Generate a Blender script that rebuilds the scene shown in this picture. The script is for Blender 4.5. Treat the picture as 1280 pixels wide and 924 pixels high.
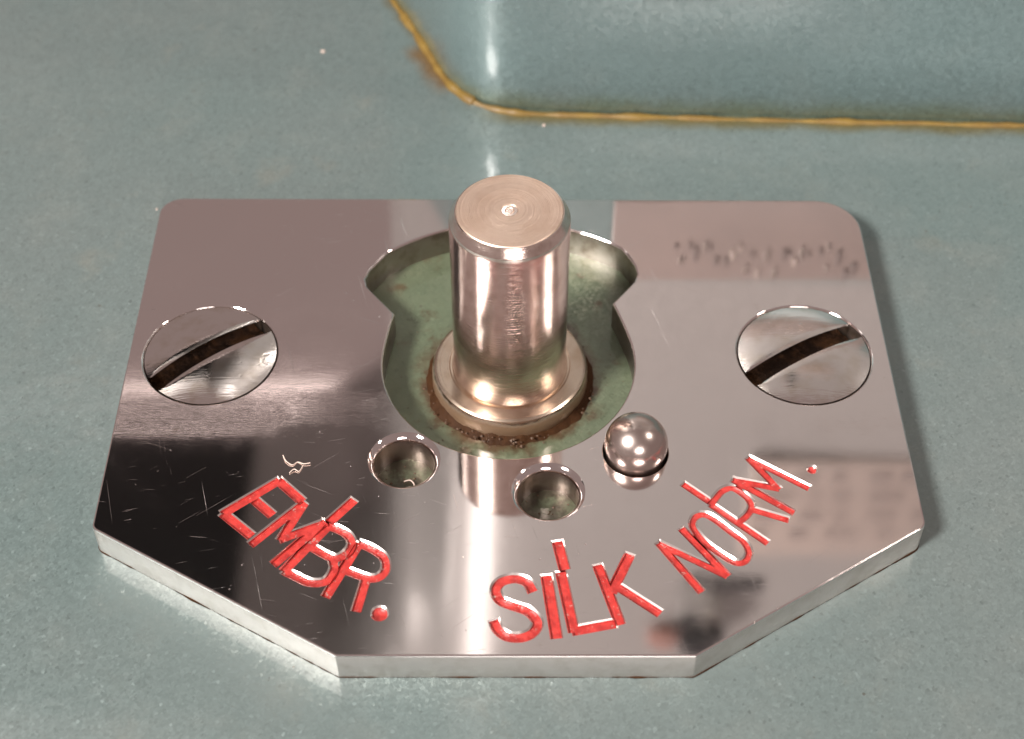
import bpy, bmesh, math, random
from mathutils import Vector, geometry, noise
R = math.radians
random.seed(7)
for o in list(bpy.data.objects): bpy.data.objects.remove(o)
S = bpy.context.scene
C = S.collection
S.unit_settings.scale_length = 0.01          # 1 unit = 1 cm

# ------------------------------------------------------------------ camera
T = 0.19                                     # plate thickness
PITCH, DIST, FPX = R(48), 8.78, 2010.0
cd = bpy.data.cameras.new('camera'); cam = bpy.data.objects.new('camera', cd); C.objects.link(cam)
FW = Vector((0, math.cos(PITCH), -math.sin(PITCH)))
UP = Vector((0, math.sin(PITCH), math.cos(PITCH)))
EYE = Vector((0, 0, T)) - DIST * FW
cam.location = EYE; cam.rotation_euler = (R(90) - PITCH, 0, 0)
cd.sensor_width = 36; cd.lens = 36 * FPX / 1280
cd.clip_start = 0.05; cd.clip_end = 2000
cd.dof.use_dof = True; cd.dof.focus_distance = 8.25; cd.dof.aperture_fstop = 0.62
S.camera = cam
# ------------------------------------------------------------------ world, lamps, exposure
w = bpy.data.worlds.new('World'); S.world = w; w.use_nodes = True
bg = w.node_tree.nodes['Background']; bg.inputs[0].default_value = (0.40, 0.305, 0.285, 1); bg.inputs[1].default_value = 0.72
def area(name, az, el, dist, sx, sy, watts, col, target=(0, 0, 0), shape='ELLIPSE'):
    """az: degrees from straight in front of the pin, + is to the right"""
    L = bpy.data.lights.new(name, 'AREA'); L.shape = shape; L.size = sx; L.size_y = sy; L.energy = watts; L.color = col
    o = bpy.data.objects.new(name, L); C.objects.link(o)
    d = Vector((math.sin(R(az)) * math.cos(R(el)), -math.cos(R(az)) * math.cos(R(el)), math.sin(R(el))))
    o.location = Vector(target) + d * dist
    o.rotation_euler = d.to_track_quat('Z', 'Y').to_euler()
    return o
area('key_lamp', -52, 44, 60, 13, 13, 90000, (1.0, 0.95, 0.905))
area('side_lamp', 84, 48, 60, 6, 9, 8000, (1.0, 0.92, 0.84))
area('tube_lamp', -178.5, 48.9, 69, 34, 0.9, 150, (1.0, 0.84, 0.78), (-11.5, -0.3, 0.19), 'RECTANGLE').data.spread = R(180)
area('added_front_fill', 8, 24, 75, 34, 22, 18000, (1.0, 0.90, 0.86))  # added broad fill that brightens the pillar front, not a known lamp
S.view_settings.view_transform = 'Standard'; S.view_settings.look = 'None'
S.view_settings.exposure = 0; S.view_settings.gamma = 1
S.render.engine = 'CYCLES'
S.cycles.max_bounces = 7; S.cycles.glossy_bounces = 6
S.cycles.caustics_reflective = True; S.cycles.blur_glossy = 0.3

# ------------------------------------------------------------------ helpers
def un(px, py, z=T):
    """point at height z seen at a pixel of the 1280 px wide photograph (used to measure the real outline)"""
    d = FW + Vector((1, 0, 0)) * ((px - 640) / FPX) - UP * ((py - 462) / FPX)
    t = (z - EYE.z) / d.z
    p = EYE + d * t
    return (p.x, p.y)
def obj(name, verts, faces, mat, parent=None, smooth=None, loc=None):
    me = bpy.data.meshes.new(name); me.from_pydata([tuple(v) for v in verts], [], faces); me.update()
    return link(name, me, mat, parent, smooth, loc)
def link(name, me, mat, parent=None, smooth=None, loc=None):
    bm = bmesh.new(); bm.from_mesh(me); bmesh.ops.recalc_face_normals(bm, faces=bm.faces); bm.to_mesh(me); bm.free()
    if smooth is not None:
        me.polygons.foreach_set('use_smooth', [True] * len(me.polygons))
        me.set_sharp_from_angle(angle=R(smooth))
    o = bpy.data.objects.new(name, me); C.objects.link(o)
    if mat: me.materials.append(mat)
    if parent: o.parent = parent
    if loc: o.location = loc
    return o
def tag(o, label, cat=None, group=None, kind=None):
    o['label'] = label
    if cat: o['category'] = cat
    if group: o['group'] = group
    if kind: o['kind'] = kind
    return o
def empty(name, loc):
    o = bpy.data.objects.new(name, None); C.objects.link(o); o.location = loc; o.empty_display_size = .2
    return o
def lathe(prof, n=96, jit=None):
    """closed surface of revolution; prof = (r, z) from bottom to top"""
    V, F = [], []
    for j, (r, z) in enumerate(prof):
        for i in range(n):
            a = 2 * math.pi * i / n
            rr, zz = (r, z) if jit is None else jit(r, z, a, j)
            V.append((rr * math.cos(a), rr * math.sin(a), zz))
    for j in range(len(prof) - 1):
        for i in range(n):
            k = (i + 1) % n
            F.append((j * n + i, j * n + k, (j + 1) * n + k, (j + 1) * n + i))
    if prof[-1][0] > 1e-6: F.append(tuple((len(prof) - 1) * n + i for i in range(n)))
    if prof[0][0] > 1e-6: F.append(tuple(reversed(range(n))))
    return V, F
def tube(pts, rad, n=8, closed=False, jit=0):
    V, F = [], []
    P = [Vector(p) for p in pts]; m = len(P)
    for i, p in enumerate(P):
        a = P[i - 1] if (i > 0 or closed) else P[i]
        b = P[(i + 1) % m] if (i < m - 1 or closed) else P[i]
        t = (b - a).normalized(); s = t.cross(Vector((0, 0, 1)))
        if s.length < 1e-5: s = Vector((1, 0, 0))
        s.normalize(); u = s.cross(t)
        rr = (rad[i] if isinstance(rad, (list, tuple)) else rad)
        for k in range(n):
            c = 2 * math.pi * k / n
            r2 = rr * (1 + jit * random.uniform(-1, 1))
            V.append(p + s * math.cos(c) * r2 + u * math.sin(c) * r2)
    for i in range(m if closed else m - 1):
        j = (i + 1) % m
        for k in range(n):
            l = (k + 1) % n
            F.append((i * n + k, i * n + l, j * n + l, j * n + k))
    if not closed:
        F.append(tuple(reversed(range(n)))); F.append(tuple((m - 1) * n + k for k in range(n)))
    return V, F
def catmull(pts, sub=6, closed=False):
    P = [Vector(p) for p in pts]; n = len(P); out = []
    for i in range(n if closed else n - 1):
        p0 = P[(i - 1) % n] if (closed or i > 0) else P[0]
        p1, p2 = P[i], P[(i + 1) % n]
        p3 = P[(i + 2) % n] if (closed or i + 2 < n) else P[-1]
        for s in range(sub):
            t = s / sub
            out.append(.5 * ((2 * p1) + (p2 - p0) * t + (2 * p0 - 5 * p1 + 4 * p2 - p3) * t * t + (3 * p1 - p0 - 3 * p2 + p3) * t ** 3))
    if not closed: out.append(P[-1])
    return out
def round_poly(pts, radii, seg=8):
    out = []; n = len(pts)
    for i in range(n):
        p = Vector(pts[i]); a = (Vector(pts[i - 1]) - p).normalized(); b = (Vector(pts[(i + 1) % n]) - p).normalized()
        r = radii[i]
        if r <= 0: out.append(p); continue
        ang = a.angle(b); d = r / math.tan(ang / 2)
        c = p + (a + b).normalized() * (r / math.sin(ang / 2))
        s, e = p + a * d - c, p + b * d - c
        th0 = math.atan2(s.y, s.x); dth = math.atan2(e.y, e.x) - th0
        while dth > math.pi: dth -= 2 * math.pi
        while dth < -math.pi: dth += 2 * math.pi
        for k in range(seg + 1):
            t = th0 + dth * k / seg; out.append(c + Vector((math.cos(t), math.sin(t))) * r)
    return out
def ccw(p):
    A = sum(p[i - 1].x * p[i].y - p[i].x * p[i - 1].y for i in range(len(p)))
    return p if A > 0 else list(reversed(p))
def offset(p, d):
    """move a counter-clockwise outline inwards by d"""
    out = []; n = len(p)
    for i in range(n):
        a, b, c = p[i - 1], p[i], p[(i + 1) % n]
        e1, e2 = (b - a).normalized(), (c - b).normalized()
        n1, n2 = Vector((-e1.y, e1.x)), Vector((-e2.y, e2.x))
        m = n1 + n2; m = m / max(.35, m.dot(n1) )
        out.append(b + m * d)
    return out

# ------------------------------------------------------------------ materials
class NT:
    def __init__(s, name):
        s.m = bpy.data.materials.new(name); s.m.use_nodes = True; s.t = s.m.node_tree
        s.b = s.t.nodes['Principled BSDF']; s.co = s.n('ShaderNodeTexCoord').outputs['Object']
    def n(s, ty, **kw):
        nd = s.t.nodes.new(ty)
        for k, v in kw.items(): setattr(nd, k, v)
        return nd
    def set(s, k, v):
        i = s.b.inputs[k]
        if hasattr(v, 'node'): s.t.links.new(v, i)
        else: i.default_value = v
        return s
    def lk(s, a, i):
        if hasattr(a, 'node'): s.t.links.new(a, i)
        else: i.default_value = a
    def math(s, op, a, b=0.0, c=None, clamp=False):
        nd = s.n('ShaderNodeMath', operation=op, use_clamp=clamp); s.lk(a, nd.inputs[0]); s.lk(b, nd.inputs[1])
        if c is not None: s.lk(c, nd.inputs[2])
        return nd.outputs[0]
    def vm(s, op, a, b=(0, 0, 0), scale=None):
        nd = s.n('ShaderNodeVectorMath', operation=op); s.lk(a, nd.inputs[0]); s.lk(b, nd.inputs[1])
        if scale is not None: s.lk(scale, nd.inputs['Scale'])
        return nd.outputs['Value'] if op in ('LENGTH', 'DISTANCE', 'DOT_PRODUCT') else nd.outputs[0]
    def map(s, scale=(1, 1, 1), rot=(0, 0, 0), loc=(0, 0, 0), v=None):
        if tuple(rot) != (0, 0, 0):
            r0 = s.n('ShaderNodeMapping'); s.lk(v or s.co, r0.inputs[0]); r0.inputs['Rotation'].default_value = rot; v = r0.outputs[0]
        nd = s.n('ShaderNodeMapping'); s.lk(v or s.co, nd.inputs[0])
        nd.inputs['Scale'].default_value = scale; nd.inputs['Location'].default_value = loc
        return nd.outputs[0]
    def noise(s, scale, detail=3, rough=.5, v=None, dist=0):
        nd = s.n('ShaderNodeTexNoise'); s.lk(v or s.co, nd.inputs['Vector'])
        nd.inputs['Scale'].default_value = scale; nd.inputs['Detail'].default_value = detail
        nd.inputs['Roughness'].default_value = rough; nd.inputs['Distortion'].default_value = dist
        return nd.outputs['Fac']
    def ramp(s, f, stops, interp='LINEAR'):
        nd = s.n('ShaderNodeValToRGB'); s.lk(f, nd.inputs[0]); cr = nd.color_ramp; cr.interpolation = interp
        while len(cr.elements) < len(stops): cr.elements.new(.5)
        for e, (p, c) in zip(cr.elements, stops):
            e.position = p; e.color = (c, c, c, 1) if isinstance(c, (int, float)) else (*c, 1)
        return nd.outputs[0]
    def mix(s, f, a, b, blend='MIX'):
        nd = s.n('ShaderNodeMix', data_type='RGBA', blend_type=blend)
        s.lk(f, nd.inputs[0]); s.lk((*a, 1) if isinstance(a, tuple) else a, nd.inputs[6]); s.lk((*b, 1) if isinstance(b, tuple) else b, nd.inputs[7])
        return nd.outputs[2]
    def smooth(s, v, a, b):
        nd = s.n('ShaderNodeMapRange', interpolation_type='SMOOTHSTEP'); s.lk(v, nd.inputs[0])
        nd.inputs[1].default_value = a; nd.inputs[2].default_value = b
        return nd.outputs[0]
    def bump(s, h, strength, dist, normal=None):
        nd = s.n('ShaderNodeBump'); s.lk(h, nd.inputs['Height']); nd.inputs['Strength'].default_value = strength; nd.inputs['Distance'].default_value = dist
        if normal: s.lk(normal, nd.inputs['Normal'])
        return nd.outputs[0]
    def xyz(s, v=None):
        nd = s.n('ShaderNodeSeparateXYZ'); s.lk(v or s.co, nd.inputs[0]); return nd.outputs

PIN = (-0.012, 0.085)
SEAM = [(6.0, 2.225), (3.334, 2.316), (1.88, 2.365), (.838, 2.402), (.25, 2.43), (0, 2.455), (-.13, 2.49), (-.24, 2.555), (-.346, 2.656), (-.457, 2.828), (-.605, 3.182), (-.727, 3.458), (-.839, 3.695), (-.96, 4.0)]

def paint(name, bed):
    """green-grey metallic enamel: flakes of random tilt under a glossy coat"""
    k = NT(name)
    big = k.noise(.55, 3); mid = k.noise(3.0, 4, .6)
    base = k.mix(big, (.108, .157, .153), (.152, .175, .170))
    base = k.mix(k.math('MULTIPLY', k.smooth(mid, .45, .8), .22), base, (.21, .225, .205))
    vo = k.n('ShaderNodeTexVoronoi'); k.lk(k.co, vo.inputs['Vector']); vo.inputs['Scale'].default_value = 75
    vo2 = k.n('ShaderNodeTexVoronoi'); k.lk(k.co, vo2.inputs['Vector']); vo2.inputs['Scale'].default_value = 34
    geo = k.n('ShaderNodeNewGeometry').outputs['Normal']
    vsel = k.xyz(vo.outputs['Color'])[2]
    tilt = k.vm('SCALE', k.vm('SUBTRACT', vo.outputs['Color'], (.5, .5, .5)), scale=k.math('ADD', .21 if bed else .14, k.math('MULTIPLY', k.smooth(vsel, .90, .93), .42 if bed else .10)))
    tilt2 = k.vm('SCALE', k.vm('SUBTRACT', vo2.outputs['Color'], (.5, .5, .5)), scale=.10)
    nrm = k.vm('NORMALIZE', k.vm('ADD', k.vm('ADD', geo, tilt), tilt2))
    x, y, z = k.xyz()
    if bed:
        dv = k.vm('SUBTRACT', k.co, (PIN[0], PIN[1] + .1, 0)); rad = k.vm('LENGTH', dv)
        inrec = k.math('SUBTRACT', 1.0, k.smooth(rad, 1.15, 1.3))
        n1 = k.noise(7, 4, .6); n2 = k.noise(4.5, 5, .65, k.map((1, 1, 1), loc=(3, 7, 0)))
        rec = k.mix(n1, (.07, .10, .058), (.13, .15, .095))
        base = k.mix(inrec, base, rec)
        # rusty oil around the collar and in blotches on the floor of the opening
        d0 = k.vm('LENGTH', k.vm('SUBTRACT', k.co, (PIN[0], PIN[1], 0)))
        near = k.math('SUBTRACT', 1.0, k.smooth(k.math('ADD', d0, k.math('MULTIPLY', k.math('SUBTRACT', n1, .5), .35)), .44, .56))
        blot = k.math('MULTIPLY', k.smooth(n2, .56, .68), inrec)
        st = k.math('MAXIMUM', near, k.math('MULTIPLY', blot, .75), clamp=True)
        base = k.mix(st, base, k.mix(n1, (.03, .016, .008), (.11, .06, .025)))
        # shade inside the two empty index holes, painted in as patchy grime colour
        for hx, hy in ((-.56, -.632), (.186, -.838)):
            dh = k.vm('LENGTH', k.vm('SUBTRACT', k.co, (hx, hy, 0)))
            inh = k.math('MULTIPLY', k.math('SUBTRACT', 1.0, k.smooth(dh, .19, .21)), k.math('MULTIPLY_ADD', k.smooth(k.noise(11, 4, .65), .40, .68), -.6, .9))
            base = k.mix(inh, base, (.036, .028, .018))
        # dirt beside the front edge of the plate
        g = k.noise(2.2, 5, .6, k.map(loc=(9, 1, 0)))
        base = k.mix(k.math('MULTIPLY', k.smooth(g, .58, .76), .18), base, (.26, .215, .155))
        sp = k.noise(14, 2, .5, k.map(loc=(1, 4, 0)))
        base = k.mix(k.math('MULTIPLY', k.smooth(sp, .755, .78), .7), base, (.07, .06, .045))
        # yellowed oil that crept out of the seam
        sx = k.math('MULTIPLY_ADD', x, -.035, 2.43)
        dy = k.math('ABSOLUTE', k.math('SUBTRACT', y, sx))
        halo = k.math('SUBTRACT', 1.0, k.smooth(k.math('ADD', dy, k.math('MULTIPLY', k.math('SUBTRACT', mid, .5), .12)), .03, .15))
        halo = k.math('MULTIPLY', k.math('MULTIPLY', halo, k.smooth(x, -.3, .1)), .9)
        base = k.mix(halo, base, (.12, .095, .03))
        rel = k.vm('SUBTRACT', k.co, (-.24, 2.555, 0))
        al = k.vm('DOT_PRODUCT', rel, (-.464, .886, 0)); pe = k.math('ABSOLUTE', k.vm('DOT_PRODUCT', rel, (.886, .464, 0)))
        pe = k.math('ADD', pe, k.math('MULTIPLY', k.math('SUBTRACT', k.noise(6, 4, .6), .5), .12))
        blob = k.math('MULTIPLY', k.smooth(al, .12, .3), k.math('SUBTRACT', 1.0, k.smooth(al, .62, .8)))
        base = k.mix(k.math('MULTIPLY', k.math('MULTIPLY', k.math('SUBTRACT', 1.0, k.smooth(pe, .10, .24)), blob), .95), base, (.15, .085, .03))
        base = k.mix(k.math('MULTIPLY', k.math('MULTIPLY', k.math('SUBTRACT', 1.0, k.smooth(pe, .02, .12)), k.smooth(al, -.1, .1)), .6), base, (.12, .085, .03))
    else:
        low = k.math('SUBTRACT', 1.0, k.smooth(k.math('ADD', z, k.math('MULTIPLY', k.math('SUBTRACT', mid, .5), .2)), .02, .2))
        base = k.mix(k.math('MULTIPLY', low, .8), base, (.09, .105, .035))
        base = k.mix(.4, base, (.115, .185, .195))
        base = k.mix(k.smooth(z, 1.7, 1.95), base, (.250, .240, .234))       # upper part is painted pale warm grey
    met = .3
    k.set('Base Color', base).set('Metallic', met).set('Roughness', .42).set('Normal', nrm)
    k.set('Coat Weight', 1.0).set('Coat Roughness', .08 if bed else .13).set('Coat IOR', 1.5)
    op = k.math('ADD', k.noise(5, 2), k.math('MULTIPLY', k.noise(55, 2), .06))
    k.set('Coat Normal', k.bump(op, .2, .01))
    return k.m
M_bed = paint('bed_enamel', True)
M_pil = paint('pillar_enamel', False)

def chrome():
    k = NT('plate_chrome')
    x, y, z = k.xyz()
    scr = None
    for rot, sc, sh in ((24, (.5, 95, 1), 0), (-38, (.6, 120, 1), 5), (75, (.7, 110, 1), 11), (5, (1.6, 150, 1), 23), (-12, (2.2, 170, 1), 31)):
        nz = k.noise(2.0, 2, .6, k.map(sc, (0, 0, R(rot)), (sh, sh, 0)))
        l = k.smooth(nz, .745, .82)
        scr = l if scr is None else k.math('MAXIMUM', scr, l)
    grain = k.noise(3, 3, .6, k.map((3, 110, 1), (0, 0, R(3))))
    smud = k.noise(1.6, 5, .62, dist=.6)
    wave = k.noise(1.1, 1)
    # brushed, worn zone below the screws
    band = k.math('MULTIPLY', k.smooth(y, -.52, -.36), k.math('SUBTRACT', 1.0, k.smooth(y, -.26, -.12)))
    band = k.math('MULTIPLY', band, k.smooth(k.noise(2.5, 3), .35, .6))
    h = k.math('ADD', k.math('MULTIPLY', scr, -.35), k.math('MULTIPLY', grain, .03))
    h = k.math('ADD', h, k.math('MULTIPLY', k.math('MULTIPLY', grain, band), .22))
    pit = k.noise(26, 2, .5); h = k.math('ADD', h, k.math('MULTIPLY', k.smooth(pit, .74, .8), -1.2))
    nb = k.bump(wave, .08, .008)
    k.set('Normal', k.bump(h, .25, .004, nb))
    rgh = k.math('ADD', .045, k.math('MULTIPLY', k.smooth(smud, .45, .8), .07))
    rgh = k.math('ADD', rgh, k.math('MULTIPLY', band, .025))
    rust = k.smooth(k.noise(5.5, 5, .7, k.map(loc=(2, 2, 0))), .66, .78)
    col = k.mix(k.math('MULTIPLY', rust, .35), (.87, .805, .785), (.48, .36, .27))
    k.set('Base Color', col).set('Metallic', 1.0).set('Roughness', rgh)
    return k.m
M_chrome = chrome()
def metal(name, col, rough, col2=None, bumpf=None, bs=.3, bd=.004):
    k = NT(name)
    n = k.noise(9, 4, .6)
    k.set('Base Color', k.mix(k.smooth(n, .4, .75), col, col2 or col)).set('Metallic', 1.0)
    k.set('Roughness', k.math('ADD', rough, k.math('MULTIPLY', n, .08)))
    if bumpf: k.set('Normal', k.bump(bumpf(k), bs, bd))
    return k.m
def scratch_h(k):
    return k.math('ADD', k.noise(2, 3, .6, k.map((2, 60, 2), (0, 0, R(33)))), k.math('MULTIPLY', k.smooth(k.noise(12, 3), .62, .7), -.8))
M_edge = metal('plate_edge', (.58, .55, .53), .40, (.50, .47, .44), lambda k: k.noise(2, 3, .6, k.map((30, 30, 8))), .25)
M_lip = metal('groove_lip', (.82, .76, .73), .21)
M_bore = metal('bore_wall', (.34, .27, .235), .33, (.22, .16, .135), lambda k: k.noise(2, 3, .6, k.map((20, 20, 6))), .3)
M_well = metal('well_wall', (.34, .30, .27), .32, (.20, .16, .13), lambda k: k.noise(2, 3, .6, k.map((30, 30, 8))), .3)
M_screw = metal('screw_nickel', (.82, .77, .74), .03, (.72, .65, .58), scratch_h, .14)
M_slot = metal('slot_rust', (.014, .009, .007), .65, (.05, .026, .014), lambda k: k.noise(25, 3), .8, .02)
def stem_h(k):
    a = k.noise(1, 4, .65, k.map((5, 5, 95))); b = k.noise(1, 3, .6, k.map((9, 9, 22), (0, R(20), 0)))
    return k.math('ADD', a, k.math('MULTIPLY', b, .5))
M_stem = metal('stem_steel', (.93, .80, .73), .11, (.72, .58, .51), stem_h, .30, .005)
def turn_h(k):
    x, y, z = k.xyz(); r = k.math('SQRT', k.math('ADD', k.math('MULTIPLY', x, x), k.math('MULTIPLY', y, y)))
    rc = k.n('ShaderNodeCombineXYZ'); k.lk(r, rc.inputs[0])
    return k.math('ADD', k.noise(70, 3, .7, rc.outputs[0]), k.math('MULTIPLY', k.noise(9, 3), .3))
M_top = metal('stem_end', (.90, .70, .57), .36, (.82, .61, .48), turn_h, .7, .008)
def brass():
    k = NT('collar_brass'); n = k.noise(9, 4, .6); x, y, z = k.xyz()
    col = k.mix(k.smooth(n, .4, .75), (.62, .51, .41), (.50, .38, .28))
    film = k.math('SUBTRACT', 1.0, k.smooth(k.math('ADD', z, k.math('MULTIPLY', k.math('SUBTRACT', n, .5), .06)), .10, .135))
    k.set('Base Color', k.mix(k.math('MULTIPLY', film, .85), col, (.16, .085, .04))).set('Metallic', k.math('MULTIPLY_ADD', film, -.5, 1.0))
    k.set('Roughness', k.math('MULTIPLY_ADD', film, .1, .26)).set('Normal', k.bump(turn_h(k), .22, .004)); return k.m
M_brass = brass()
M_ball = metal('ball_steel', (.60, .51, .47), .19, (.60, .50, .46), lambda k: k.noise(18, 3), .08)
def simple(name, col, rough, col2=None, sc=20, coat=0, met=0, bs=0):
    k = NT(name); n = k.noise(sc, 4, .6)
    k.set('Base Color', k.mix(n, col, col2 or col)).set('Roughness', rough).set('Metallic', met).set('Coat Weight', coat)
    if bs: k.set('Normal', k.bump(k.noise(sc * 1.7, 3), bs, .01))
    return k.m
def red_paint():
    k = NT('red_enamel'); n = k.noise(22, 4, .65); c = k.noise(38, 3, .6, k.map(loc=(4, 2, 0)))
    col = k.mix(k.smooth(n, .3, .7), (.44, .034, .028), (.26, .016, .014))
    col = k.mix(k.math('MULTIPLY', k.smooth(c, .63, .70), .75), col, (.52, .34, .30))       # chipped, metal shows through
    k.set('Base Color', col).set('Roughness', .42).set('Metallic', k.math('MULTIPLY', k.smooth(c, .63, .70), .6))
    k.set('Normal', k.bump(k.noise(45, 3, .6), .5, .012)); return k.m
M_red = red_paint()
M_grease = simple('old_grease', (.014, .006, .003), .7, (.055, .022, .007), 16, 0, 0, .5)
M_grease.node_tree.nodes['Principled BSDF'].inputs['Specular IOR Level'].default_value = .12
M_crumb = simple('rust_crumb', (.035, .017, .009), .6, (.10, .052, .025), 9, 0, 0, .4)
M_oil = simple('yellow_oil', (.22, .145, .024), .5, (.075, .034, .010), 5.5, .08, 0, .8)
M_lint = simple('lint', (.48, .38, .33), .7)
M_dark = simple('black_underside', (.012, .011, .012), .7)
M_beige = simple('beige_chart', (.20, .16, .148), .4, (.155, .128, .12), 2.2)
M_label = simple('peach_label', (.27, .222, .20), .45, (.23, .195, .178), 3)
M_knob = simple('black_plastic', (.012, .012, .014), .3)
M_redb = simple('red_plastic', (.22, .11, .09), .4)
M_glint = metal('worn_chrome', (.62, .56, .52), .3)
M_bright = metal('bright_trim', (.75, .72, .68), .15)

# ------------------------------------------------------------------ the bed and the pillar with its arm
V, F = [], []
nx, ny = 24, 18
for j in range(ny + 1):
    for i in range(nx + 1): V.append((-17 + 28 * i / nx, -9 + 21 * j / ny, 0))
for j in range(ny):
    for i in range(nx):
        a = j * (nx + 1) + i; F.append((a, a + 1, a + nx + 2, a + nx + 1))
n0 = len(V)
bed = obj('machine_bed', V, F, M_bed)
tag(bed, 'green-grey metallic enamel bed of the sewing machine', kind='structure')

arm = empty('machine_pillar', (0, 0, 0))
tag(arm, 'teal-grey enamelled machine pillar rising behind the oil-stained yellow seam', 'machine')
foot = [Vector(p) for p in SEAM]
front = catmull([(p.x, p.y, 0) for p in foot], 5)
foot = [(p.x, p.y) for p in front] + [(-1.02, 4.6), (-1.05, 9.4), (-.7, 9.9), (6, 9.9)]
V, F = [], []; hs = [-.02, .015, .05, .5, 1.5, 3, 5, 7, 9, 10.5, 11.5, 12.1]
def flare(x, y, z):
    wgt = max(0, min(1, (.4 - x) / 1.2))
    f = .05 * max(0, z - 2) + (max(0, z - 9.5) ** 2) * .35
    lift = .018 if z < .03 else 0                       # small rounded foot beside the seam
    return (x - wgt * f, y + lift, z)
for z in hs:
    for (x, y) in foot: V.append(flare(x, y, z))
n = len(foot)
for j in range(len(hs) - 1):
    for i in range(n):
        k2 = (i + 1) % n; F.append((j * n + i, j * n + k2, (j + 1) * n + k2, (j + 1) * n + i))
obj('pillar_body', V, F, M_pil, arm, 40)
def boxv(x0, x1, y0, y1, z0, z1, b=.0, seg=3):
    bm = bmesh.new(); bmesh.ops.create_cube(bm, size=1)
    for v in bm.verts:
        v.co = ((x0 + x1) / 2 + v.co.x * (x1 - x0), (y0 + y1) / 2 + v.co.y * (y1 - y0), (z0 + z1) / 2 + v.co.z * (z1 - z0))
    if b: bmesh.ops.bevel(bm, geom=bm.edges[:], offset=b, segments=seg, profile=.5, affect='EDGES')
    me = bpy.data.meshes.new('m'); bm.to_mesh(me); bm.free(); return me
link('arm_casting', boxv(-16.5, 6.2, 5.0, 9.46, 12.1, 18.5, .12, 4), M_pil, arm, 40)
link('arm_underside', boxv(-15.3, 4.8, 5.1, 9.40, 12.0, 12.094, .02), M_dark, arm, 40)
ink = simple('chart_ink', (.13, .105, .10), .5)
chart = link('stitch_scale', boxv(.70, 3.6, 2.310, 2.36, 1.03, 1.80, .008), M_beige, arm, 40)
for i in range(26):                                      # worn graduations along the scale
    x = 1.14 + i * .05 + random.uniform(-.02, .02); z1 = 1.40 + random.uniform(0, .3)
    link('graduation', boxv(x, x + random.uniform(.012, .04), 2.296, 2.308, z1, z1 + random.uniform(.03, .14), .003), random.choice([M_bright, M_bright, M_glint, ink, ink, ink]), chart)
label = link('instruction_label', boxv(1.95, 3.7, 2.29, 2.34, 3.85, 5.15, .012), M_label, arm, 40)
for j in range(4):
    x = 2.05
    while x < 3.5:
        l = random.uniform(.08, .3)
        link('printed_line', boxv(x, x + l, 2.283, 2.289, 4.0 + j * .26, 4.09 + j * .26, 0), ink, label)
        x += l + random.uniform(.05, .2)
Vk, Fk = lathe([(.0, 0), (.20, 0), (.22, .05), (.22, .22), (.17, .28), (.0, .30)], 32)
kn = obj('lever_knob', Vk, Fk, M_knob, arm, 40, (1.74, 2.36, 6.35)); kn.rotation_euler = (R(90), 0, 0)
Vk, Fk = lathe([(.0, 0), (.16, 0), (.17, .04), (.13, .10), (.0, .12)], 24)
kn = obj('push_button', Vk, Fk, M_redb, arm, 40, (1.42, 2.375, 6.5)); kn.rotation_euler = (R(90), 0, 0)
Vk, Fk = lathe([(.0, 0), (.10, 0), (.10, .12), (.07, .17), (.0, .18)], 24)
kn = obj('chrome_button', Vk, Fk, M_bright, arm, 40, (1.80, 2.365, 5.98)); kn.rotation_euler = (R(90), 0, 0)
link('lever_slot', boxv(1.55, 2.25, 2.32, 2.352, 5.62, 5.76, .01), M_knob, arm)

# yellowed oil bead in the seam
def seam_pts(z, d=0):
    out = []
    for i, p in enumerate(front):
        out.append((p.x, p.y - .012 + .008 * noise.noise(Vector((p.x * 4, p.y * 4, 1))), z))
    return out
sp = [p for p in seam_pts(-.003)]
fine = catmull(sp, 4)
rad = [.021 * (1 + 1.0 * noise.noise(Vector((p.x * 3, p.y * 3, 5))) + .45 * noise.noise(Vector((p.x * 9, p.y * 11, 2)))) for p in fine]
rad = [r * (1.5 if -.75 < p.x < -.25 else 1) for r, p in zip(rad, fine)]
V, F = tube(fine, rad, 8)
o = obj('oil_residue', V, F, M_oil, None, 80)
tag(o, 'dried yellow-brown oil line filling the seam at the pillar foot', 'residue', kind='stuff')

# ------------------------------------------------------------------ the chrome plate
CX = -.02
W2 = lambda l: [Vector(p) for p in l]
outline = round_poly(W2([(CX - 2.09, 1.395), (CX + 2.09, 1.375), (CX + 2.10, -1.06), (CX + .89, -1.815), (CX - .81, -1.815), (CX - 2.09, -1.07)]),
                     [.13, .26, .07, .03, .03, .05], 9)
outline = ccw(outline)
# opening: a round well plus a wider sector behind it
c0 = Vector((CX, .07)); r1, r2 = .69, 1.105
ptsL = [Vector((-.663, .425)), Vector((-.80, .60))]
ptsR = [Vector((.562, .50)), Vector((.705, .69))]
aL = math.atan2(ptsL[0].y - c0.y, ptsL[0].x - c0.x); aR = math.atan2(ptsR[0].y - c0.y, ptsR[0].x - c0.x)
well = []
N = 64
for i in range(N + 1):                     # lower circle from left notch round the front to right notch
    a = aL + (2 * math.pi - (aL - aR)) * i / N
    rr = r1 + (.735 - r1) * max(0, 1 - min(i, N - i) / 6) ** 2
    well.append(c0 + Vector((math.cos(a), math.sin(a))) * rr)
e1 = Vector((.722, .715)); e0 = Vector((-.845, .655))
tail = [Vector((.66, .625)), Vector((.70, .68)), Vector((.722, .745)), Vector((.713, .81)), Vector((.68, .885))]
a0 = math.atan2(.945 - c0.y, .632 - c0.x); a1 = math.atan2(.90 - c0.y, -.71 - c0.x)
arc = [c0 + Vector((math.cos(a0 + (a1 - a0) * i / 36), math.sin(a0 + (a1 - a0) * i / 36))) * r2 for i in range(37)]
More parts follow.
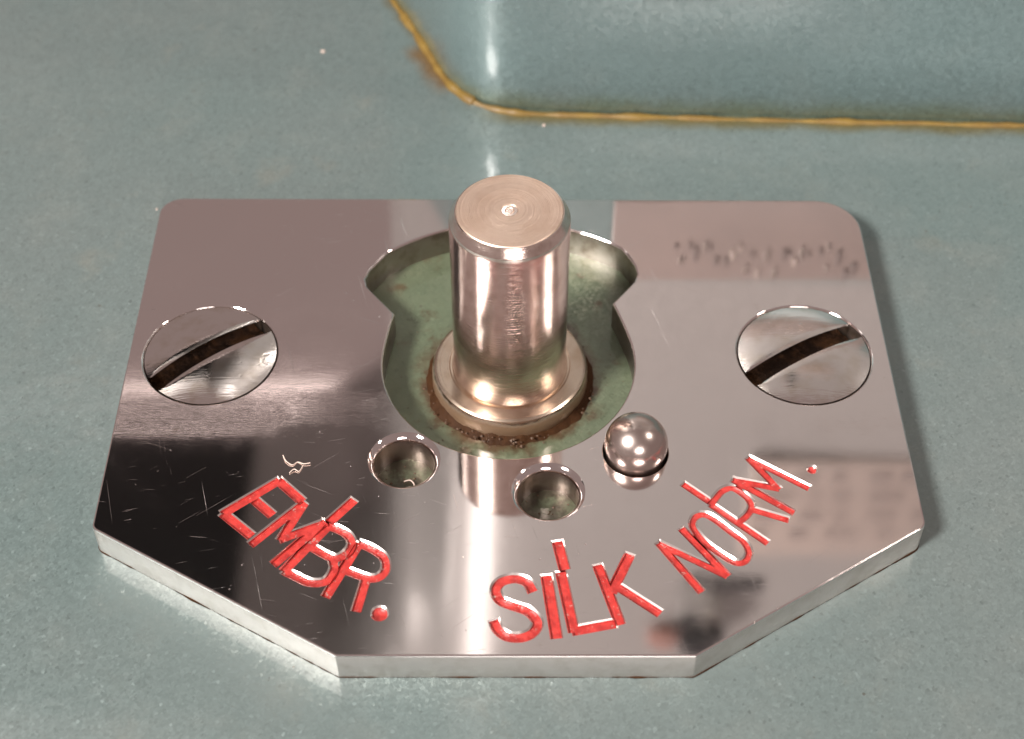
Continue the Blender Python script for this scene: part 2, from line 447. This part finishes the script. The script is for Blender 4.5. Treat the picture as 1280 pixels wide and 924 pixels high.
tail2 = [Vector((-.775, .845)), Vector((-.822, .775)), Vector((-.842, .70)), Vector((-.828, .64)), Vector((-.79, .59))]
well = ccw(well + tail + arc + tail2)
def circ(x, y, r, n=56): return [Vector((x + r * math.cos(2 * math.pi * i / n), y + r * math.sin(2 * math.pi * i / n))) for i in range(n)]
HA, HB, HC = (-.56, -.632), (.186, -.838), (.645, -.575)
SL, SR = (-1.66, .115), (1.608, .115)
holes = [(well, .010), (circ(*HA, .155), .034), (circ(*HB, .155), .034), (circ(*HC, .170), .005), (circ(*SL, .367), .010), (circ(*SR, .367), .010)]

# lettering strokes, measured on the plate surface
def tr(l, ox, oy, s): return [Vector(un(ox + x / s, oy + y / s, T - .008)) for x, y in l]
def TE(*l): return tr(l, 260, 580, 4.4)
def TS(*l): return tr(l, 600, 660, 5.333)
def TN(*l): return tr(l, 810, 555, 4.509)
def sm(l, closed=False): return [Vector((p.x, p.y)) for p in catmull([(v.x, v.y, 0) for v in l], 7, closed)]
LET = [
 ('letter', 'red engraved letter E', [TE((85, 275), (390, 95)), TE((85, 275), (235, 395)), TE((262, 205), (350, 280)), TE((390, 95), (515, 205))], .027),
 ('letter', 'red engraved letter M in the left word', [TE((530, 215), (240, 443)), TE((525, 225), (400, 418)), TE((400, 418), (640, 325)), TE((640, 322), (365, 552))], .025),
 ('letter', 'red engraved letter B', [TE((662, 345), (420, 590)), sm(TE((662, 345), (715, 362), (770, 395), (790, 440), (762, 492), (690, 520), (575, 462))), sm(TE((680, 515), (692, 580), (645, 648), (560, 655), (490, 625), (420, 590)))], .025),
 ('letter', 'red engraved letter R in the left word', [TE((832, 440), (650, 730)), sm(TE((832, 440), (900, 468), (965, 515), (978, 575), (945, 622), (880, 630), (760, 588))), TE((868, 635), (815, 808))], .025),
 ('index_mark', 'red engraved index stroke above the left word', [TE((800, 203), (672, 318))], .027),
 ('period', 'red engraved full stop after the left word', [TE((940, 828), (948, 824))], .041),
 ('letter', 'red engraved letter S', [sm(TS((350, 420), (310, 362), (230, 340), (140, 362), (105, 420), (140, 488), (230, 525), (320, 558), (382, 630), (350, 700), (270, 733), (180, 725), (120, 680), (95, 625)))], .028),
 ('letter', 'red engraved letter I', [TS((443, 325), (510, 730))], .028),
 ('letter', 'red engraved letter L', [TS((540, 302), (625, 690)), TS((625, 690), (895, 640))], .027),
 ('letter', 'red engraved letter K', [TS((785, 255), (932, 640)), TS((998, 182), (880, 425)), TS((905, 385), (1190, 568))], .026),
 ('index_mark', 'red engraved index stroke above the middle word', [TS((518, 98), (563, 272))], .028),
 ('letter', 'red engraved letter N', [TN((60, 562), (298, 833)), TN((60, 562), (440, 745)), TN((188, 482), (445, 745))], .021),
 ('letter', 'red engraved letter O', [sm(TN((250, 455), (268, 412), (315, 400), (375, 428), (460, 492), (540, 555), (568, 612), (548, 660), (498, 672), (430, 638), (330, 565), (272, 500)), True)], .021),
 ('letter', 'red engraved letter R in the right word', [TN((355, 345), (668, 558)), sm(TN((355, 345), (390, 295), (425, 262), (480, 252), (555, 302), (582, 350), (560, 400), (505, 447))), TN((582, 370), (785, 430))], .021),
 ('letter', 'red engraved letter M in the right word', [TN((480, 205), (815, 388)), TN((480, 205), (735, 255)), TN((565, 82), (735, 255)), TN((565, 82), (900, 250))], .021),
 ('index_mark', 'red engraved index stroke above the right word', [TN((200, 230), (338, 323))], .021),
 ('period', 'red engraved full stop after the right word', [TN((920, 148), (928, 148))], .027),
]
def stroke_outlines(st, r, dot=False, r0=None):
    """outline polygons of one engraved stroke, square-cut at its ends"""
    if dot:
        c = (st[0] + st[-1]) / 2; return [[c + Vector((math.cos(t), math.sin(t))) * r for t in [2 * math.pi * i / 28 for i in range(28)]]]
    if (st[0] - st[-1]).length < .06 and len(st) > 8:
        h = len(st) // 2
        halves = [st[:h + 2], st[h:] + st[:2]]; ex = 0
    else: halves = [st]; ex = r - (r0 or r) * .6
    out = []
    for P in halves:
        L, Rr = [], []
        for i, p in enumerate(P):
            d = (P[min(i + 1, len(P) - 1)] - P[max(i - 1, 0)]).normalized(); n_ = Vector((-d.y, d.x))
            q = p - d * ex if i == 0 else p + d * ex if i == len(P) - 1 else p
            L.append(q + n_ * r); Rr.append(q - n_ * r)
        out.append(ccw(L + Rr[::-1]))
    return out
LW = 1.12; GR = .0090                                                  # groove is wider than its paint
stroke_polys = []
for nm, lb, strokes, hw in LET:
    for st in strokes:
        stroke_polys += stroke_outlines(st, hw * LW, nm == 'period')
BEV = .010
top_out = offset(outline, BEV)
cin, edges, faces = [], [], []
def addpoly(p):
    s = len(cin); cin.extend([Vector((v.x, v.y)) for v in p]); faces.append([s + i for i in range(len(p))])
addpoly(top_out)
for h, b in holes: addpoly(offset(ccw(h), -b))
nh = 1 + len(holes)
for p in stroke_polys: addpoly(p)
ov, oe, of, _, _, off = geometry.delaunay_2d_cdt(cin, [], faces, 0, 1e-5)
V, F = [], []
vid = {}
def tv(i, z, key):
    k3 = (i, key)
    if k3 not in vid: vid[k3] = len(V); V.append((ov[i].x, ov[i].y, z))
    return vid[k3]
kind = []
for f, o_ in zip(of, off):
    s = set(o_)
    if 0 not in s or any(1 <= q < nh for q in s): kind.append(None)
    elif any(q >= nh for q in s): kind.append('L')
    else: kind.append('T')
emap = {}
for fi, f in enumerate(of):
    for i in range(len(f)):
        a, b = f[i - 1], f[i]; emap.setdefault((min(a, b), max(a, b)), []).append((fi, a, b))
# inward direction of the groove floor at each rim vertex
push = {}
rim = []
for e, l in emap.items():
    ks = [kind[q[0]] for q in l]
    if 'L' in ks and 'T' in ks:
        fi, a, b = [q for q in l if kind[q[0]] == 'L'][0]
        d = (ov[b] - ov[a]); nn = Vector((-d.y, d.x)).normalized()      # left of a ccw edge = inside
        cen = sum((Vector(ov[v]) for v in of[fi]), Vector((0, 0))) / len(of[fi])
        if nn.dot(cen - ov[a]) < 0: nn = -nn
        for v in (a, b): push.setdefault(v, []).append(nn)
        rim.append((a, b))
GD = .034
def floorv(i, key='F', zz=None):
    k3 = (i, key)
    if k3 not in vid:
        p = Vector(ov[i])
        if i in push:
            m = sum(push[i], Vector((0, 0)))
            if m.length > 1e-6: p = p + m.normalized() * GR
        vid[k3] = len(V); V.append((p.x, p.y, T - GD if zz is None else zz))
    return vid[k3]
for f, kd in zip(of, kind):
    if kd == 'T': F.append(tuple(tv(i, T, 'T') for i in f))
    elif kd == 'L': F.append(tuple(floorv(i) for i in f))
for a, b in rim: m1, m2 = floorv(a, 'M', T - .0078), floorv(b, 'M', T - .0078); F.append((tv(a, T, 'T'), tv(b, T, 'T'), m2, m1)); F.append((m1, m2, floorv(b), floorv(a)))
def ringwall(loops):
    ids = []
    for p, z in loops:
        s = len(V); V.extend([(v.x, v.y, z) for v in p]); ids.append([s + i for i in range(len(p))])
    for u, l in zip(ids[:-1], ids[1:]):
        for i in range(len(u)): F.append((u[i - 1], u[i], l[i], l[i - 1]))
ringwall([(top_out, T), (offset(outline, BEV * .3), T - BEV * .3), (outline, T - BEV), (outline, .0)])
for h, b in holes:
    h = ccw(h)
    ringwall([(offset(h, -b), T), (offset(h, -b * .72), T - b * .16), (offset(h, -b * .25), T - b * .6), (h, T - b * 1.1), (h, .0)])
plate = empty('selector_plate', (CX, -.2, 0))
tag(plate, 'polished chrome six-sided plate with red engraved words EMBR., SILK and NORM.', 'plate')
me = bpy.data.meshes.new('plate_body'); me.from_pydata(V, [], F); me.update()
bm = bmesh.new(); bm.from_mesh(me); bmesh.ops.remove_doubles(bm, verts=bm.verts, dist=2e-5); bm.to_mesh(me); bm.free()
pb = link('plate_body', me, M_chrome, None, 28); me.materials.append(M_edge); me.materials.append(M_well); me.materials.append(M_bore); me.materials.append(M_lip)
for p in me.polygons:
    zc = [me.vertices[v].co.z for v in p.vertices]
    if min(zc) > T - 1e-5: p.use_smooth = False
    if max(zc) > T - 1e-5 and abs(min(zc) - (T - .0078)) < 1e-4: p.material_index = 4
    if min(zc) < .001:
        c = p.center - Vector((CX, 0, 0)); p.material_index = 1 if (abs(c.x) > 2.0 or c.y > 1.3 or c.y < -1.05 and (Vector((c.x, c.y)) - Vector(HB)).length > .3) else (3 if min((Vector((p.center.x, p.center.y)) - Vector(h)).length for h in (HA, HB, HC)) < .25 else 2)
pb.parent = plate; pb.matrix_parent_inverse = plate.matrix_basis.inverted()

# red paint: the filling of each engraved letter, wetting the groove walls
for li, (nm, lb, strokes, hw) in enumerate(LET):
    pv, pf = [], []
    for st in strokes:
        for p in stroke_outlines(st, hw * LW - GR + .003, nm == 'period', hw * LW):
            k0 = len(pv); pv.extend(Vector((q.x, q.y)) for q in p); pf.append([k0 + i for i in range(len(p))])
    lv, _, lf, _, _, lo = geometry.delaunay_2d_cdt(pv, [], pf, 1, 1e-5)
    em = {}
    for f in lf:
        for i in range(len(f)):
            e = (min(f[i - 1], f[i]), max(f[i - 1], f[i])); em.setdefault(e, []).append(f)
    pu = {}; rim2 = []
    for (a, b), l in em.items():
        if len(l) == 1:
            d = lv[b] - lv[a]; nn = Vector((-d.y, d.x)).normalized()
            cen = sum((Vector(lv[v]) for v in l[0]), Vector((0, 0))) / len(l[0])
            if nn.dot(cen - lv[a]) < 0: nn = -nn
            pu.setdefault(a, []).append(nn); pu.setdefault(b, []).append(nn); rim2.append((a, b))
    dz = .0006 * (li % 3)
    V, F = [], []
    for i, p in enumerate(lv):
        q = Vector(p)
        if i in pu: q = q + sum(pu[i], Vector((0, 0))).normalized() * .005
        V.append((q.x, q.y, T - .019 + dz + .002 * noise.noise(Vector((q.x * 20, q.y * 20, 3)))))
    F = [tuple(f) for f in lf]
    up = {}
    for i in pu:
        up[i] = len(V); p = lv[i]; V.append((p.x, p.y, T - .0105 + dz + .003 * noise.noise(Vector((p.x * 26, p.y * 26, 7)))))
    for a, b in rim2: F.append((a, b, up[b], up[a]))
    o = obj(nm, V, F, M_red, None, 60); o.parent = plate; o.matrix_parent_inverse = plate.matrix_basis.inverted(); o['label'] = lb

dl = [Vector((p.x, p.y, .003)) for p in outline]
dl2 = []
for i in range(len(dl)):
    a, b = dl[i - 1], dl[i]; m = max(1, int((b - a).length / .03))
    for q in range(m): dl2.append(a.lerp(b, q / m))
rr = [max(.0008, .0022 + .006 * noise.noise(Vector((p.x * 6, p.y * 6, 4))) + .005 * noise.noise(Vector((p.x * 23, p.y * 23, 9)))) for p in dl2]
V, F = tube(dl2, rr, 6, True)
o = obj('dirt_line', V, F, M_grease, None, 80); tag(o, 'thin brown dirt line where the chrome plate meets the bed', 'dirt', kind='stuff')
# ------------------------------------------------------------------ screws
def screw(loc, ang, label):
    r, dome, sw, sd = .361, .054, .054, .12
    root = empty('slotted_screw', (loc[0], loc[1], 0)); root.rotation_euler = (0, 0, ang)
    tag(root, label, 'screw', 'slotted screws holding the plate')
    # domed head cut by a straight slot along local x: each half is built on a grid of chords
    def zt(x, y): return T - .004 + dome * (1 - (x * x + y * y) / (r * r))
    V, F = [], []
    nx, nyy = 40, 14
    for sg in (1, -1):
        base = len(V)
        xm = math.sqrt(r * r - sw * sw)
        for i in range(nx + 1):
            x = -xm * math.cos(math.pi * i / nx); ym = math.sqrt(max(0, r * r - x * x))
            ym = max(ym, sw)
            for j in range(nyy + 1):
                t = j / nyy
                if j == 0: V.append((x, sg * sw, T - sd)); continue
                t = (j - 1) / (nyy - 1); y = sw + (ym - sw) * t
                z = zt(x, y)
                if j == 1: z -= .006; 
                y += .0
                V.append((x, sg * (y if j != 1 else sw), z))
        for i in range(nx):
            for j in range(nyy):
                a = base + i * (nyy + 1) + j; F.append((a, a + 1, a + nyy + 2, a + nyy + 1))
        # outer rim wall
        s = len(V)
        for i in range(nx + 1):
            q = V[base + i * (nyy + 1) + nyy]; V.append((q[0], q[1], .02))
        for i in range(nx): F.append((base + i * (nyy + 1) + nyy, s + i, s + i + 1, base + (i + 1) * (nyy + 1) + nyy))
    head = obj('screw_head', V, F, M_screw, root, 35)
    # slot floor
    n_ = 24; V, F = [], []
    for i in range(n_ + 1):
        x = -r * .985 + 2 * r * .985 * i / n_
        for y in (-sw, -sw / 3, sw / 3, sw): V.append((x, y, T - sd + .004 + .014 * abs(noise.noise(Vector((x * 12 + loc[0], y * 30, 1)))) + (.012 if abs(y) > sw * .9 else 0)))
    for i in range(n_):
        for j in range(3): a = i * 4 + j; F.append((a, a + 1, a + 5, a + 4))
    obj('slot_floor', V, F, M_slot, head, 60)
    return root
def ang(p, q):
    a, b = Vector(un(*p)), Vector(un(*q)); return math.atan2(b.y - a.y, b.x - a.x)
screw(SL, ang((192, 480), (335, 405)), 'domed slotted screw at the left, beside the opening and above the word EMBR.')
screw(SR, ang((938, 472), (1062, 414)), 'domed slotted screw with rust in its slot at the right, above the word NORM.')

# ------------------------------------------------------------------ the pin
pin = empty('selector_shaft', (PIN[0], PIN[1], 0))
tag(pin, 'thick upright bare steel pin with brass collar standing in the opening of the chrome plate', 'shaft')
V, F = lathe([(.425, 0), (.43, .03), (.428, .115), (.418, .138), (.405, .146), (.335, .147), (.328, .143), (.30, .142)], 96)
obj('collar', V, F, M_brass, pin, 25)
def dent(r, z, a, j):
    return r + .0015 * noise.noise(Vector((math.cos(a) * 2, math.sin(a) * 2, z * 4))), z
H = 1.285
V, F = lathe([(.29, .13), (.318, .150), (.314, .172), (.306, .20), (.306, .30)] + [(.3075, .30 + (H - .38) * i / 8) for i in range(1, 9)] + [(.307, H - .056), (.304, H - .050), (.275, H - .006), (.270, H - .004)], 96, dent)
stem = obj('stem', V, F, M_stem, pin, 30)
V, F = lathe([(.271, H - .02), (.271, H - .004), (.266, H + .001), (.20, H + .002), (.10, H + .001), (.045, H), (.034, H - .008), (.02, H - .002), (.008, H - .010), (.0, H - .012)], 96)
obj('stem_end_face', V, F, M_top, stem, 25)

# ------------------------------------------------------------------ detent ball stud
ball = empty('detent_stud', (HC[0], HC[1], 0))
tag(ball, 'small shiny steel ball-headed stud standing in the hole beside the word NORM.', 'stud')
br, bz = .165, .255
V, F = lathe([(.158, .0), (.158, bz - .06)] + [(br * math.cos(a), bz + br * math.sin(a)) for a in [R(-17 + 107 * i / 22) for i in range(23)]][:-1] + [(0, bz + br)], 64)
obj('ball_head', V, F, M_ball, ball, 50)

# ------------------------------------------------------------------ grease, crumbs, lint
V, F = [], []
n1, n2 = 140, 9
for i in range(n1):
    a = 2 * math.pi * i / n1
    wob = noise.noise(Vector((math.cos(a) * 3, math.sin(a) * 3, 2))); w2 = noise.noise(Vector((math.cos(a) * 11, math.sin(a) * 11, 6)))
    wd = .036 + .018 * wob + .012 * w2
    ht = .045 + .015 * wob + .006 * w2
    for j in range(n2):
        t = j / (n2 - 1)
        r = .405 + (wd + .025) * t
        z = max(.002, ht * (1 - t) ** 1.1 * 1.4 + .012 * noise.noise(Vector((math.cos(a) * r * 40, math.sin(a) * r * 40, 9))) * (1 - t * .6)) if t < 1 else .0015
        V.append((r * math.cos(a), r * math.sin(a), z))
for i in range(n1):
    k2 = (i + 1) % n1
    for j in range(n2 - 1): F.append((i * n2 + j, i * n2 + j + 1, k2 * n2 + j + 1, k2 * n2 + j))
o = obj('grease_ring', V, F, M_grease, None, 70, (PIN[0], PIN[1], 0))
tag(o, 'dark brown hardened grease around the foot of the brass collar', 'grease', kind='stuff')
V, F = [], []
def crumb(x, y, z, s):
    b = len(V)
    for dx, dy, dz in ((1, 0, 0), (-1, 0, 0), (0, 1, 0), (0, -1, 0), (0, 0, 1), (0, 0, -.6)):
        V.append((x + dx * s * random.uniform(.5, 1.3), y + dy * s * random.uniform(.5, 1.3), z + dz * s * random.uniform(.5, 1.2)))
    for f in ((0, 2, 4), (2, 1, 4), (1, 3, 4), (3, 0, 4), (2, 0, 5), (1, 2, 5), (3, 1, 5), (0, 3, 5)): F.append(tuple(b + q for q in f))
for i in range(70):
    a = random.gauss(R(-105), .55) if i < 45 else random.uniform(-math.pi, math.pi)
    r = random.gauss(.462, .018)
    crumb(r * math.cos(a), r * math.sin(a), random.uniform(.01, .045), random.uniform(.004, .013))
for i in range(70):
    a = random.uniform(-math.pi, math.pi); r = random.uniform(.46, .66)
    crumb(r * math.cos(a), r * math.sin(a), .002, random.uniform(.002, .006))
for hx, hy in (HA, HB):
    for i in range(14):
        a = random.uniform(0, 6.28); r = random.uniform(0, .14)
        crumb(hx - PIN[0] + r * math.cos(a), hy - PIN[1] + r * math.sin(a), .002, random.uniform(.003, .009))
o = obj('rust_crumbs', V, F, M_crumb, None, None, (PIN[0], PIN[1], 0))
tag(o, 'rusty dirt crumbs scattered around the collar and in the holes', 'dirt', kind='stuff')
def fibre(pix, z, label, r=.003, zs=.006):
    pts = [Vector((*un(x, y, z), z + zs * (1 + .7 * math.sin(i * 1.7)))) for i, (x, y) in enumerate(pix)]
    c = pts[0].copy()
    V, F = tube([p - c for p in catmull(pts, 5)], r, 6)
    o = obj('lint_fibre', V, F, M_lint, None, 80, c)
    tag(o, label, 'lint', 'lint fibres lying on the plate')
fibre([(354, 570), (358, 578), (366, 582), (372, 578), (380, 581), (388, 580)], T, 'pale curled lint fibre on the chrome above the letter M of EMBR.')
fibre([(362, 592), (368, 588), (374, 590), (379, 582)], T, 'short pale lint fibre just below the curled one above EMBR.')
fibre([(505, 603), (513, 602), (518, 607), (514, 612)], .01, 'pale lint fibre in the empty hole beside the word EMBR.', .004)
def chip(px, py, s, label):
    x, y = un(px, py, 0); V2, F2 = [], []
    b = [(random.uniform(.6, 1.2) * s * math.cos(a), random.uniform(.6, 1.2) * s * math.sin(a), 0) for a in [i * math.pi / 3 for i in range(6)]]
    V2 = b + [(p[0] * .55, p[1] * .55, s * .8) for p in b]
    F2 = [tuple(range(6, 12)), tuple(reversed(range(6)))] + [(i, (i + 1) % 6, 6 + (i + 1) % 6, 6 + i) for i in range(6)]
    o = obj('dust_speck', V2, F2, M_lint, None, None, (x, y, .001)); tag(o, label, 'speck', 'dust specks on the bed')
chip(404, 65, .016, 'pale pink dust speck on the bed left of the yellow seam')
chip(680, 157, .012, 'pale dust speck on the bed just below the yellow seam')
chip(196, 262, .008, 'tiny pale speck at the rear left corner of the chrome plate')
